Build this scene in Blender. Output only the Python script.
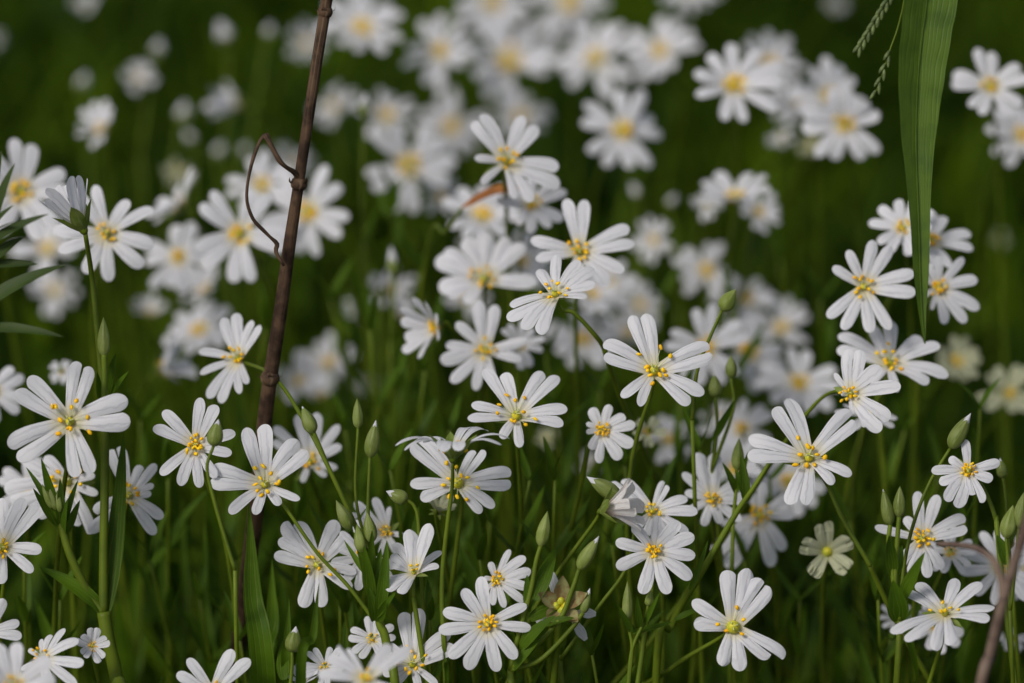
import bpy, bmesh, math, random
import numpy as np
from mathutils import Vector, Matrix
R = math.radians
for o in list(bpy.data.objects): bpy.data.objects.remove(o)
S = bpy.context.scene
COL = S.collection

# ------------------------------------------------------------------ camera, light, exposure
PITCH = 22.0; FD = 1.2; LENS = 180.0
FOC = Vector((0, 0, 0.27))                       # the point in focus, in the flower canopy
FWD = Vector((0, math.cos(R(PITCH)), -math.sin(R(PITCH))))
RT = Vector((1, 0, 0)); UP = RT.cross(FWD).normalized(); BK = -FWD
CAM = FOC - FWD * FD
cd = bpy.data.cameras.new('camera'); cam = bpy.data.objects.new('camera', cd); COL.objects.link(cam)
cam.location = CAM; cam.rotation_euler = (R(90 - PITCH), 0, 0)
cd.lens = LENS; cd.sensor_width = 36; cd.clip_start = 0.02; cd.clip_end = 500
cd.dof.use_dof = True; cd.dof.focus_distance = FD; cd.dof.aperture_fstop = 6.6; cd.dof.aperture_blades = 9
S.camera = cam
w = bpy.data.worlds.new('World'); S.world = w; w.use_nodes = True
nt = w.node_tree; bg = nt.nodes['Background']
sky = nt.nodes.new('ShaderNodeTexSky'); sky.sky_type = 'NISHITA'; sky.sun_disc = False
SUN_EL, SUN_AZ = 44, -135                          # azimuth from +Y towards +X
sky.sun_elevation = R(SUN_EL); sky.sun_rotation = R(SUN_AZ); sky.air_density = 1.0; sky.dust_density = 3.0
hs = nt.nodes.new('ShaderNodeHueSaturation'); hs.inputs['Saturation'].default_value = .55      # thin cloud: whiter sky
nt.links.new(sky.outputs[0], hs.inputs['Color']); nt.links.new(hs.outputs[0], bg.inputs[0]); bg.inputs[1].default_value = 0.095
sd = bpy.data.lights.new('sun', 'SUN'); sd.energy = 2.0; sd.angle = R(16); sd.color = (1, .95, .88)
sun = bpy.data.objects.new('sun', sd); COL.objects.link(sun)
sun.rotation_euler = (R(90 - SUN_EL), 0, R(180 - SUN_AZ) )
S.view_settings.view_transform = 'Standard'; S.view_settings.look = 'None'
S.view_settings.exposure = 0.03; S.view_settings.gamma = 1
S.cycles.transparent_max_bounces = 8; S.cycles.max_bounces = 6

def W(px, py, d=0.0):
    """world point seen at pixel px,py and d metres beyond the plane of focus"""
    D = FD + d
    return CAM + (FWD + RT * ((px - 512) / 1024 * .2) + UP * ((341.5 - py) / 1024 * .2)) * D
def KPX(d): return (FD + d) * .2 / 1024

# ------------------------------------------------------------------ materials
def mat(name, base, rough=.5, trans=0., noise=None, spec=.3, sheen=0, rnd=0., veins=None, bump=0.):
    m = bpy.data.materials.new(name); m.use_nodes = True; t = m.node_tree; N = t.nodes; L = t.links
    p = N['Principled BSDF']; out = N['Material Output']
    p.inputs['Roughness'].default_value = rough; p.inputs['Specular IOR Level'].default_value = spec
    rgb = N.new('ShaderNodeRGB'); rgb.outputs[0].default_value = (*base, 1); col = rgb.outputs[0]
    if noise:
        sc, c2, lo, hi = noise
        tc = N.new('ShaderNodeNewGeometry'); nz = N.new('ShaderNodeTexNoise'); nz.inputs['Scale'].default_value = sc
        nz.inputs['Detail'].default_value = 4
        L.new(tc.outputs['Position'], nz.inputs['Vector'])
        mr = N.new('ShaderNodeMapRange'); mr.inputs[1].default_value = lo; mr.inputs[2].default_value = hi
        L.new(nz.outputs[0], mr.inputs[0])
        mx = N.new('ShaderNodeMix'); mx.data_type = 'RGBA'; L.new(mr.outputs[0], mx.inputs[0]); L.new(col, mx.inputs[6])
        mx.inputs[7].default_value = (*c2, 1); col = mx.outputs[2]
    if rnd:
        oi = N.new('ShaderNodeObjectInfo'); mr = N.new('ShaderNodeMapRange')
        mr.inputs[3].default_value = 1 - rnd; mr.inputs[4].default_value = 1 + rnd
        L.new(oi.outputs['Random'], mr.inputs[0])
        hs = N.new('ShaderNodeHueSaturation'); L.new(mr.outputs[0], hs.inputs['Value']); L.new(col, hs.inputs['Color']); col = hs.outputs[0]
    nrm = None
    if veins:
        # parallel veins running along the organ; UV x = along, y = across
        uv = N.new('ShaderNodeUVMap'); sp = N.new('ShaderNodeSeparateXYZ'); L.new(uv.outputs[0], sp.inputs[0])
        nz = N.new('ShaderNodeTexNoise'); nz.inputs['Scale'].default_value = 3; L.new(uv.outputs[0], nz.inputs['Vector'])
        ma = N.new('ShaderNodeMath'); ma.operation = 'MULTIPLY_ADD'; L.new(nz.outputs[0], ma.inputs[0]); ma.inputs[1].default_value = .35
        L.new(sp.outputs[1], ma.inputs[2])
        mu = N.new('ShaderNodeMath'); mu.operation = 'MULTIPLY'; L.new(ma.outputs[0], mu.inputs[0]); mu.inputs[1].default_value = veins[0]
        sn = N.new('ShaderNodeMath'); sn.operation = 'SINE'; L.new(mu.outputs[0], sn.inputs[0])
        mr = N.new('ShaderNodeMapRange'); mr.inputs[1].default_value = .45; mr.inputs[2].default_value = 1; mr.interpolation_type = 'SMOOTHSTEP'
        L.new(sn.outputs[0], mr.inputs[0])
        fade = N.new('ShaderNodeMapRange'); fade.inputs[1].default_value = 1.0; fade.inputs[2].default_value = .35
        fade.inputs[3].default_value = 0.0; fade.inputs[4].default_value = veins[2]; L.new(sp.outputs[0], fade.inputs[0])
        mm = N.new('ShaderNodeMath'); mm.operation = 'MULTIPLY'; L.new(mr.outputs[0], mm.inputs[0]); L.new(fade.outputs[0], mm.inputs[1])
        mx = N.new('ShaderNodeMix'); mx.data_type = 'RGBA'; L.new(mm.outputs[0], mx.inputs[0]); L.new(col, mx.inputs[6])
        mx.inputs[7].default_value = (*veins[1], 1); col = mx.outputs[2]
        if len(veins) > 3:            # petal's claw: warm light bounced between petals, painted into the colour
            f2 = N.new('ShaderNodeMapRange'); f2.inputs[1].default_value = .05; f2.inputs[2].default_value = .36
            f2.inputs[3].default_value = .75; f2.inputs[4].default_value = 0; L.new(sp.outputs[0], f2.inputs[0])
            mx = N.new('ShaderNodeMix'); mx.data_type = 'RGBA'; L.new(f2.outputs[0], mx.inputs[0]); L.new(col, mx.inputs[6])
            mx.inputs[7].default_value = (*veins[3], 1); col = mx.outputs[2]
        bp = N.new('ShaderNodeBump'); bp.inputs['Strength'].default_value = .35; bp.inputs['Distance'].default_value = .0002
        bp.invert = True; L.new(mr.outputs[0], bp.inputs['Height']); nrm = bp.outputs[0]
        L.new(nrm, p.inputs['Normal'])
    elif bump:
        nz = N.new('ShaderNodeTexNoise'); nz.inputs['Scale'].default_value = bump; nz.inputs['Detail'].default_value = 5
        tc = N.new('ShaderNodeNewGeometry'); L.new(tc.outputs['Position'], nz.inputs['Vector'])
        bp = N.new('ShaderNodeBump'); bp.inputs['Strength'].default_value = .5; bp.inputs['Distance'].default_value = .3 / bump
        L.new(nz.outputs[0], bp.inputs['Height']); L.new(bp.outputs[0], p.inputs['Normal'])
    L.new(col, p.inputs['Base Color'])
    if trans:
        tr = N.new('ShaderNodeBsdfTranslucent'); L.new(col, tr.inputs[0]); ms = N.new('ShaderNodeMixShader')
        if nrm: L.new(nrm, tr.inputs['Normal'])
        ms.inputs[0].default_value = trans; L.new(p.outputs[0], ms.inputs[1]); L.new(tr.outputs[0], ms.inputs[2]); L.new(ms.outputs[0], out.inputs[0])
    return m
M = dict(
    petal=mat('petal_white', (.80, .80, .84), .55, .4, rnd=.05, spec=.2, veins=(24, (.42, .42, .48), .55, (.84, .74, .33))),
    petal_old=mat('petal_faded', (.48, .50, .34), .6, .3, noise=(500, (.45, .47, .30), .45, .65), rnd=.1, spec=.15, veins=(24, (.38, .36, .22), .7, (.5, .5, .2))),
    petal_pink=mat('petal_withering', (.83, .80, .79), .6, .4, noise=(350, (.82, .66, .56), .56, .76), spec=.15, veins=(24, (.6, .5, .45), .5, (.8, .6, .4))),
    anther=mat('anther_orange', (.82, .42, .012), .7, 0, noise=(900, (.86, .58, .02), .4, .6), rnd=.15, spec=.1),
    filament=mat('filament_pale', (.62, .66, .36), .5, .2),
    ovary=mat('ovary_green', (.60, .52, .03), .4, 0, noise=(900, (.36, .40, .03), .4, .6)),
    style=mat('style_pale', (.62, .66, .30), .5, .2),
    stem=mat('stem_green', (.125, .175, .012), .45, .12, noise=(120, (.085, .125, .010), .35, .65), rnd=.18, spec=.15),
    sepal=mat('sepal_green', (.13, .19, .018), .5, .25, noise=(300, (.21, .27, .06), .4, .65), rnd=.15, veins=(14, (.24, .30, .10), .6)),
    bud=mat('bud_green', (.115, .16, .016), .45, .1, noise=(300, (.18, .22, .05), .4, .65), rnd=.2, veins=(19, (.25, .30, .11), .6)),
    leaf=mat('leaf_green', (.075, .145, .005), .5, .4, noise=(90, (.045, .10, .004), .35, .65), rnd=.2, spec=.15, veins=(30, (.15, .19, .03), .45)),
    leafdark=mat('leaf_dark', (.040, .068, .010), .6, .2, noise=(90, (.028, .05, .008), .35, .65), rnd=.1, spec=.3, veins=(18, (.06, .10, .03), .4)),
    blade=mat('blade_green', (.095, .170, .012), .5, .4, noise=(170, (.06, .12, .010), .42, .7), rnd=.1, spec=.4, veins=(75, (.12, .18, .03), .3)),
    spike=mat('spikelet_green', (.16, .21, .07), .5, .15, noise=(700, (.07, .10, .03), .4, .6)),
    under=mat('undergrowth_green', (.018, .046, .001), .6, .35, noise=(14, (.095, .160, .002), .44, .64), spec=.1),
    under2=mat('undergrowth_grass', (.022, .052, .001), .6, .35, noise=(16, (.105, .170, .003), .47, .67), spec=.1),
    dead=mat('dead_stalk', (.085, .050, .028), .75, 0, noise=(260, (.028, .015, .009), .4, .6), spec=.2, bump=900, veins=(25, (.20, .14, .09), .5)),
    dry=mat('dry_leaf', (.38, .15, .035), .7, .25, noise=(150, (.20, .07, .02), .4, .6)),
    grey=mat('grey_stalk', (.17, .12, .09), .7, 0, noise=(200, (.10, .065, .05), .4, .6), bump=600),
    husk=mat('husk_brown', (.28, .27, .11), .7, .2, noise=(500, (.20, .13, .05), .4, .6)),
    soil=mat('soil', (.035, .026, .016), .95, 0, noise=(30, (.015, .012, .008), .4, .6), bump=120, spec=.1),
)
# ------------------------------------------------------------------ mesh helpers
class MB:
    def __init__(s): s.v = []; s.f = []; s.uv = []; s.mi = []
    def grid(s, P, UV, mi=0, closed=False):
        """P[i][j] points; adds quads"""
        b = len(s.v); ni = len(P); nj = len(P[0])
        for i in range(ni):
            for j in range(nj): s.v.append(tuple(P[i][j])); s.uv.append(UV[i][j])
        for i in range(ni - 1):
            for j in range(nj - (0 if closed else 1)):
                j2 = (j + 1) % nj
                s.f.append((b + i * nj + j, b + i * nj + j2, b + (i + 1) * nj + j2, b + (i + 1) * nj + j)); s.mi.append(mi)
    def build(s, name, mats, root, parent=None, weld=0., doubles=False):
        off = root.location if root else Vector((0, 0, 0))
        me = bpy.data.meshes.new(name)
        me.from_pydata([(a - off.x, b - off.y, c - off.z) for a, b, c in s.v], [], s.f)
        if not isinstance(mats, (list, tuple)): mats = [mats]
        for m in mats: me.materials.append(m)
        uvl = me.uv_layers.new(name='UVMap')
        for p in me.polygons:
            p.use_smooth = True; p.material_index = s.mi[p.index]
            for li in p.loop_indices: uvl.data[li].uv = s.uv[me.loops[li].vertex_index]
        if weld:
            bm = bmesh.new(); bm.from_mesh(me); bmesh.ops.remove_doubles(bm, verts=bm.verts, dist=weld)
            bm.to_mesh(me); bm.free()
        o = bpy.data.objects.new(name, me); COL.objects.link(o)
        if parent is None: parent = root
        if parent is not None: o.parent = parent
        return o
def cr(pts, n):
    """Catmull-Rom through points (tuples of floats or Vectors)"""
    P = [np.array(p, float) for p in pts]
    P = [2 * P[0] - P[1]] + P + [2 * P[-1] - P[-2]]
    out = []
    for k in range(1, len(P) - 2):
        for i in range(n):
            t = i / n; a, b, c, d = P[k - 1:k + 3]
            out.append(.5 * (2 * b + (c - a) * t + (2 * a - 5 * b + 4 * c - d) * t * t + (3 * b - 3 * c + d - a) * t ** 3))
    out.append(P[-2]); return out
def tube(mb, pts, rads, seg=8, n=5, mi=0, smooth=True, ridge=0., cap=True):
    """tube through pts with a radius at each"""
    if smooth:
        q = cr([(*p, r) for p, r in zip(pts, rads)], n); pts = [Vector(a[:3]) for a in q]; rads = [max(a[3], 1e-5) for a in q]
    else: pts = [Vector(p) for p in pts]
    if cap:
        pts = [pts[0]] + pts + [pts[-1]]; rads = [1e-6] + list(rads) + [1e-6]
    T0 = (pts[-1] - pts[0]).normalized(); ref = Vector((1, 0, 0)) if abs(T0.x) < .8 else Vector((0, 1, 0))
    G = []; U = []; L = 0
    for i, p in enumerate(pts):
        a = pts[max(i - 1, 0)]; b = pts[min(i + 1, len(pts) - 1)]
        t = (b - a);  t = t.normalized() if t.length > 1e-9 else T0
        e = (ref - t * ref.dot(t)).normalized(); ref = e; f = t.cross(e)
        if i: L += (pts[i] - pts[i - 1]).length
        G.append([p + (e * math.cos(2 * math.pi * j / seg) + f * math.sin(2 * math.pi * j / seg)) * rads[i] * (1 + ridge * (j % 2)) for j in range(seg)])
        U.append([(L * 20, abs(2 * j / seg - 1)) for j in range(seg)])
    mb.grid(G, U, mi, closed=True)
def blade(mb, pts, widths, nrm, fold=.25, n=5, nv=5, mi=0, wave=0., rng=random):
    """ribbon through pts; nrm = direction its upper face looks; keeled"""
    q = cr([(*p, w_) for p, w_ in zip(pts, widths)], n); G = []; U = []; ph = rng.random() * 6
    for i, a in enumerate(q):
        p = Vector(a[:3]); wd = max(a[3], 1e-5); t = Vector(q[min(i + 1, len(q) - 1)][:3]) - Vector(q[max(i - 1, 0)][:3]); t.normalize()
        s = t.cross(nrm); s = s.normalized() if s.length > 1e-6 else RT; nn = s.cross(t)
        G.append([p + s * v * wd / 2 + nn * (abs(v) * fold * wd / 2 + wave * wd * math.sin(i * .9 + ph + v)) for v in [(2 * k / (nv - 1) - 1) for k in range(nv)]])
        U.append([(i / (len(q) - 1), k / (nv - 1)) for k in range(nv)])
    mb.grid(G, U, mi)
def ell(mb, c, ax, ra, rb, mi=0, nu=6, nv=7, pw=1.):
    """ellipsoid: centre c, half length ra along ax, half width rb"""
    ax = ax.normalized(); e = ax.orthogonal().normalized(); f = ax.cross(e); G = []; U = []
    for i in range(nu + 1):
        th = math.pi * i / nu; r = math.sin(th) ** pw * rb + 1e-7
        G.append([c - ax * math.cos(th) * ra + (e * math.cos(2 * math.pi * j / nv) + f * math.sin(2 * math.pi * j / nv)) * r for j in range(nv)])
        U.append([(i / nu, j / nv) for j in range(nv)])
    mb.grid(G, U, mi, closed=True)
def thing(name, label, cat, loc, group=None):
    o = bpy.data.objects.new(name, None); COL.objects.link(o); o.location = loc; o.empty_display_size = .01
    o['label'] = label; o['category'] = cat
    if group: o['group'] = group
    return o

# ------------------------------------------------------------------ flower organs
def ncam(n):
    v = Vector(n).normalized(); return (RT * v.x + UP * v.y + BK * v.z).normalized()
def make_petal(root, head, C, n, T1, T2, rng, fine, mt, hw, arch, ragged=0.):
    mid = (T1.normalized() + T2.normalized()); m = mid - n * mid.dot(n)
    if m.length < 1e-6: m = n.orthogonal()
    m.normalize(); l = n.cross(m)
    L = (T1.length + T2.length) / 2
    if T1.dot(l) < T2.dot(l): T1, T2 = T2, T1
    nu, nv = (18, 6) if fine else (11, 4)
    mb = MB(); un = .36 + rng.uniform(-.05, .07)
    curl0 = rng.uniform(-.1, .3)
    for s, T in ((1, T1), (-1, T2)):
        x, y, z = T.dot(m), T.dot(l), T.dot(n)
        if s * y < .06 * L: y = s * .06 * L
        a = math.atan2(y, x); la = Vector((-math.sin(a), math.cos(a)))
        h0 = hw * L * rng.uniform(.9, 1.1); droop = rng.uniform(-.1, .35); tw = rng.uniform(-.5, .5); rag = [rng.uniform(-1, 1) for _ in range(nv + 1)]
        G = []; U = []; bend = rng.uniform(-.05, .05) * L
        for i in range(nu + 1):
            u = 1 - (1 - i / nu) ** 1.55
            wv = .58 + .42 * min(1, u / .62) ** .9
            if u > .78: wv *= max(0., 1 - ((u - .78) / .2202) ** 2.2) ** .5 * .98 + .015
            h = h0 * wv
            cx = x * u; cy = y * u + bend * u * (1 - u) * 2
            cz = z * u + arch * L * u * (1 - u) - droop * L * max(0, u - .6) ** 2 + arch * .12 * L * u
            gap = 0 if u < un else .03 * L * (u - un)
            inn = Vector((cx, cy)) - la * s * h; out_ = Vector((cx, cy)) + la * s * h
            if s * inn.y < gap: inn.y = s * gap
            row = []; ur = []
            for k in range(nv + 1):
                v = k / nv; p = inn.lerp(out_, v)
                zz = cz - curl0 * h * (2 * v - 1) ** 2 * min(1, u * 2) + tw * h * (2 * v - 1) * max(0, u - .4) - .10 * L * max(0, .3 - abs(p.y) / max(h, 1e-6)) * u * .3
                if u > .75: zz += rag[k] * (ragged + .03) * h; p.x += rag[k] * (ragged + .05) * h * .6
                row.append(C + m * p.x + l * p.y + n * (zz)); ur.append((u, .5 + s * v * .5))
            G.append(row); U.append(ur)
        mb.grid(G, U)
    return mb.build('petal', mt, root, head, weld=4e-6)
def flower(root, C, n, tips, Rr, rng, fine=True, mt='petal', hw=.135, arch=.3, spread=.34, calyx=None, nst=10, ov=1., ragged=0., anth=True):
    """tips: five pairs of lobe-tip offsets from C (world space). Part flower_head > petals, sepals, stamens."""
    mb = MB(); e = n.orthogonal().normalized(); f = n.cross(e)
    tube(mb, [C - n * .10 * Rr, C - n * .05 * Rr, C + n * .01 * Rr], [.045 * Rr, .075 * Rr, .085 * Rr], 8, 2)
    r0 = .075 * Rr * ov
    ell(mb, C + n * .075 * Rr, n, r0 * 1.15, r0, 1, 6, 8)
    if fine:
        for k in range(3):
            a = k * 2.1 + rng.random(); d = (e * math.cos(a) + f * math.sin(a))
            b = C + n * .14 * Rr
            tube(mb, [b, b + n * .07 * Rr + d * .03 * Rr, b + n * .11 * Rr + d * .08 * Rr], [.012 * Rr] * 3, 4, 2, 2)
    head = mb.build('flower_head', [M['stem'], M['ovary'], M['style']], root)
    angs = []
    for T1, T2 in tips:
        md = T1.normalized() + T2.normalized(); angs.append(math.atan2(md.dot(f), md.dot(e)))
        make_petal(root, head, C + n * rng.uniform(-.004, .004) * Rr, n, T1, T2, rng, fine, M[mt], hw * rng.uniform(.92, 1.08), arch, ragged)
    # sepals, between the petals
    cup = calyx if calyx is not None else -.12
    sm = MB() if not fine else None
    for k in range(5):
        a = angs[0] + math.pi / 5 + k * 2 * math.pi / 5 if calyx is not None else angs[k] + .12; wo = .07 * Rr if cup > .5 else 0; ww = 1.55 if cup > .5 else 1; d = (e * math.cos(a) + f * math.sin(a))
        mbb = sm or MB(); Ls = (.48 if cup < .5 else .60) * Rr; dO = (e * math.cos(a) + f * math.sin(a)) * wo
        pts = [C - n * .09 * Rr, C + dO - n * .07 * Rr + (d * math.cos(cup) + n * math.sin(cup)) * Ls * .35, C + dO - n * .06 * Rr + (d * math.cos(cup) + n * math.sin(cup)) * Ls * .7, C + dO - n * .06 * Rr + (d * math.cos(cup) + n * math.sin(cup)) * Ls]
        blade(mbb, pts, [.09 * Rr, .17 * Rr * ww, .13 * Rr * ww, .003 * Rr], n, .35, 3, 5)
        if fine: mbb.build('sepal', M['sepal'], root, head)
    if not fine: sm.build('calyx', M['sepal'], root, head)
    if anth:
        sm = MB() if not fine else None; asz = (.052 if fine else .06)
        for k in range(nst):
            a = k * 2 * math.pi / nst + rng.uniform(-.35, .35); rr = Rr * spread * rng.uniform(.25, 1.0); d = (e * math.cos(a) + f * math.sin(a))
            hh = Rr * rng.uniform(.10, .27)
            b = C + d * .06 * Rr + n * .02 * Rr; tp = C + d * rr + n * hh
            mbb = sm or MB()
            tube(mbb, [b, (b + tp) / 2 + n * .03 * Rr, tp], [.007 * Rr, .006 * Rr, .005 * Rr], 4, 2, 0)
            ell(mbb, tp, Vector((rng.uniform(-1, 1), rng.uniform(-1, 1), rng.uniform(-.5, .5))) + d, asz * Rr * rng.uniform(.8, 1.15), asz * .72 * Rr * rng.uniform(.75, 1.1), 1, 5, 6)
            if fine: mbb.build('stamen', [M['filament'], M['anther']], root, head)
        if not fine: sm.build('stamen_cluster', [M['filament'], M['anther']], root, head)
    return head
def tips_px(cx, cy, d, n, pairs, Rr, lift=.12, z=None):
    """lobe tips given as pixels -> offsets in space lying near the flower's own plane"""
    k = KPX(d); nv = Vector(n).normalized(); out = []; nz = max(nv.z, .3)
    for pr in pairs:
        T = []
        for (px, py) in pr:
            if z: px, py = z[0] + px / z[2], z[1] + py / z[2]
            h = lift * Rr
            ox = (px - cx) * k - h * nv.x; oy = (cy - py) * k - h * nv.y
            oz = -(nv.x * ox + nv.y * oy) / nz
            lim = 1.25 * Rr; r2 = math.hypot(ox, oy)
            if math.hypot(r2, oz) > lim: oz = math.copysign(math.sqrt(max(lim * lim - r2 * r2, 0)), oz)
            T.append(RT * (ox + h * nv.x) + UP * (oy + h * nv.y) + BK * (oz + h * nv.z))
        out.append(tuple(T))
    return out
def tips_auto(n, Rr, rng, phi=0., elev=10., split=15., jit=1.):
    """n world normal"""
    e = (RT - n * RT.dot(n)); e = e.normalized() if e.length > 1e-3 else n.orthogonal().normalized(); f = n.cross(e); out = []
    for k in range(5):
        a = R(phi) + k * 2 * math.pi / 5 + R(rng.uniform(-7, 7)) * jit; el = R(elev + rng.uniform(-10, 10) * jit); T = []
        for s in (-1, 1):
            b = a + s * R(split + rng.uniform(-3, 3)); L = Rr * rng.uniform(1 - .1 * jit, 1.07); e2 = el + R(rng.uniform(-4, 4)) * jit
            T.append((e * math.cos(b) + f * math.sin(b)) * L * math.cos(e2) + n * L * math.sin(e2))
        out.append(tuple(T))
    return out
def bud(root, base, tip, wpx, white=0., rng=random, d=0.):
    """bud: green ovoid with five ridged sepals, and a white petal tip"""
    ax = tip - base; L = ax.length; ax.normalize(); e = ax.orthogonal().normalized(); f = ax.cross(e); mb = MB(); G = []; U = []
    rb = wpx * KPX(d) / 2
    prof = [(0, .30), (.05, .60), (.13, .84), (.25, .98), (.38, 1), (.52, .90), (.65, .73), (.77, .52), (.87, .31), (.95, .13), (1, .01)]
    def rad(t):
        for (t0, r0), (t1, r1) in zip(prof, prof[1:]):
            if t <= t1: return r0 + (r1 - r0) * (t - t0) / (t1 - t0)
        return .01
    ns = 25; a0 = rng.random() * 6; rb *= .95; hv = [rng.uniform(-.05, .05) for _ in range(5)]
    for i in range(13):
        row = []; ur = []
        for j in range(ns):
            a = a0 + 2 * math.pi * j / ns; q = abs((j % 5) / 5 * 2 - 1)          # 0 at a sepal's middle, 1 at its edge
            cut = 1 - white * (.55 + .35 * q + hv[j // 5] * 2) if white else 1
            t = cut * (i / 12) ** 1.0; rg = 1.06 - .14 * q ** 2 * min(1, t * 4) + (.05 if j % 5 == 0 and white else 0)
            row.append(base + ax * L * t + (e * math.cos(a) + f * math.sin(a)) * rad(t) * rb * rg); ur.append((t * .5, q))
        G.append(row); U.append(ur)
    mb.grid(G, U, 0, closed=True)
    b = mb.build('bud', M['bud'], root)
    if white:
        mb = MB(); G = []; U = []
        for i in range(10):
            t = .15 + .85 * i / 9
            G.append([base + ax * L * t + (e * math.cos(a0 + k * .7) + f * math.sin(a0 + k * .7)) * rad(t) * rb * (.93 - .08 * (k % 2)) for k in range(9)]); U.append([(t, k / 9) for k in range(9)])
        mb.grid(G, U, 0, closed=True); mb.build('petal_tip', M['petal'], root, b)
    return b
def leaf(root, base, tip, w_, rng=random, up=None, mt='leaf', sag=.0, fold=.3, name='leaf'):
    mb = MB(); v = tip - base; L = v.length; up = up or (BK * .7 + Vector((0, 0, 1)) * .6 + RT * rng.uniform(-.4, .4))
    side = v.cross(up).normalized(); nn = side.cross(v).normalized()
    b = nn * L * rng.uniform(.02, .08) if not sag else nn * L * sag
    pts = [base, base + v * .12 + b * .5, base + v * .35 + b, base + v * .65 + b * .9, base + v * .88 + b * .4, tip]
    blade(mb, pts, [.45 * w_, .8 * w_, w_, .72 * w_, .34 * w_, .01 * w_], up.normalized(), fold, 3, 5)
    return mb.build(name, M[mt], root)

# ------------------------------------------------------------------ whole plants
FLOWER_GROUP = 'white stitchwort flowers in the meadow'
def ground_root(p, rng, lean=.03):
    return Vector((p.x + rng.uniform(-lean, lean), p.y + rng.uniform(-lean, lean) + .01, 0))
def stem_leaves(root, pts, rng, k=3, size=.03, zmax=9):
    """pairs of narrow leaves along the lower stem"""
    q = [Vector(a) for a in cr(pts, 8)]
    L = len(q)
    for i in range(k):
        j = int(L * (i + 1) / (k + 1.3)); p = q[L - 1 - j]
        a = rng.random() * math.pi
        for s in (0, math.pi):
            d = Vector((math.cos(a + s), math.sin(a + s), rng.uniform(.7, 1.5))).normalized()
            leaf(root, p, p + d * size * rng.uniform(.8, 1.3), size * .13, rng, up=Vector((-d.x, -d.y, 1.2)))
def plant_auto(C, n, Rr, rng, label, fine, name='stitchwort', wp=None, d=0., rs=.00042, leaves=2, group=FLOWER_GROUP):
    """root and stem for a flower at C; returns root. wp: pixel way-points [(px,py,d)...] from the flower down"""
    P = [C - n * .09 * Rr, C - n * .35 * Rr - Vector((0, 0, .12 * Rr))]
    if wp:
        P = [P[0]] + [W(*q) for q in wp]
    last = P[-1]
    if not wp:
        P.append(last + Vector((-n.x * .012 + rng.uniform(-.008, .008), rng.uniform(0, .012) + min(.03, max(0, d) * .5), -.04)))
        last = P[-1]
    g = ground_root(last, rng, .025)
    mid = last.lerp(g, .5) + Vector((rng.uniform(-.006, .006), rng.uniform(-.004, .008), 0))
    if wp:
        dr = (last - P[-2]).normalized(); dr.z = min(dr.z, -.35); dr.normalize()
        mid = last + dr * last.z * .45; g = Vector((mid.x + dr.x * .03, mid.y + dr.y * .03, 0))
    P += [mid, g]
    root = thing(name, label, 'flower', g, group)
    mb = MB(); m_ = len(P)
    tube(mb, [p for p in P[::-1]], [rs * (1.9 - 1.0 * i / (m_ - 1)) for i in range(m_)], 8 if fine else 5, 6 if fine else 4)
    mb.build('stem', M['stem'], root)
    if leaves: stem_leaves(root, [mid.lerp(last, .0)] + [mid.lerp(g, .5)] + [g], rng, leaves, .035)
    return root

HERO = []   # (label, zoom, centre, normal, pairs, kw)
Za=(140,380,4.555); Zb=(0,430,4.555); Zc=(0,560,5.55); Zd=(260,500,4.555); Ze=(400,540,4.775); Zf=(580,460,4.555); Zg=(660,550,5.1375); Zh=(860,480,3.366)
Zi=(810,220,4.555); Zj=(810,320,3.415); Zk=(440,90,4.555); Zl=(420,200,4.018); Zm=(380,300,3.938); Zn=(0,130,3.415); Zp=(170,560,4.096)
Z5=(580,290,5.256); Z6=(720,380,4.88); Z7=(0,340,4.88); Z8=(390,400,5.69); Zt=(0,225,2.969)
def H(label, z, c, n, pairs, d=0., **kw): HERO.append((label, z, c, n, pairs, d, kw))
H('large wide open white flower with spread orange anthers, sharpest one right of the centre', Z5, (388,430), (0,.3,.95), [[(270,135),(345,125)],[(680,290),(695,345)],[(650,545),(570,605)],[(310,610),(215,565)],[(125,350),(125,275)]], spread=.42, ov=1.3)
H('large splayed white flower with long drooping lower petals, left of the small cream-centred one', Z6, (432,388), (.05,.42,.9), [[(270,135),(335,95)],[(640,150),(665,200)],[(640,460),(550,505)],[(410,605),(325,605)],[(130,375),(140,280)]], spread=.45, wp=[(825.5,482,.01),(843,520,.01),(869,564,.01),(886,601,.015)])
H('largest white flower by the left edge, beside the tall leafy stem with the pointed bud', Z7, (342,400), (0,.12,.98), [[(375,105),(440,130)],[(625,290),(640,400)],[(455,650),(375,670)],[(90,585),(40,510)],[(75,250),(140,180)]], d=-.01, hw=.15, spread=.38)
H('white flower with a bright yellow ovary directly under the one seen from the side', Z8, (385,478), (0,.3,.95), [[(120,255),(170,215)],[(690,410),(690,480)],[(595,610),(520,640)],[(175,565),(115,480)],[(540,290),(480,290)]], d=.01, spread=.4, ov=1.5, wp=[(462,500,.015),(455,560,.02)])
H('white flower with a yellow centre partly covered by a dark closed bud', Za, (250,300), (0,.15,.98), [[(60,215),(105,140)],[(275,80),(350,115)],[(435,240),(420,335)],[(350,445),(275,490)],[(185,480),(95,430)]], spread=.24, nst=18)
H('white flower with cupped petals in front of the foot of the brown dead stalk', Za, (570,480), (0,.3,.95), [[(480,220),(565,205)],[(715,270),(765,325)],[(730,545),(640,570)],[(525,610),(410,605)],[(320,470),(325,400)]], M=1, spread=.32)
H('white flower just right of the dead stalk, behind the drooping green bud', Za, (775,375), (.1,.3,.95), [[(605,280),(610,215)],[(715,160),(805,150)],[(905,205),(915,300)],[(900,400),(850,440)],[(740,465),(650,410)]], d=.045, spread=.25)
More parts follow.
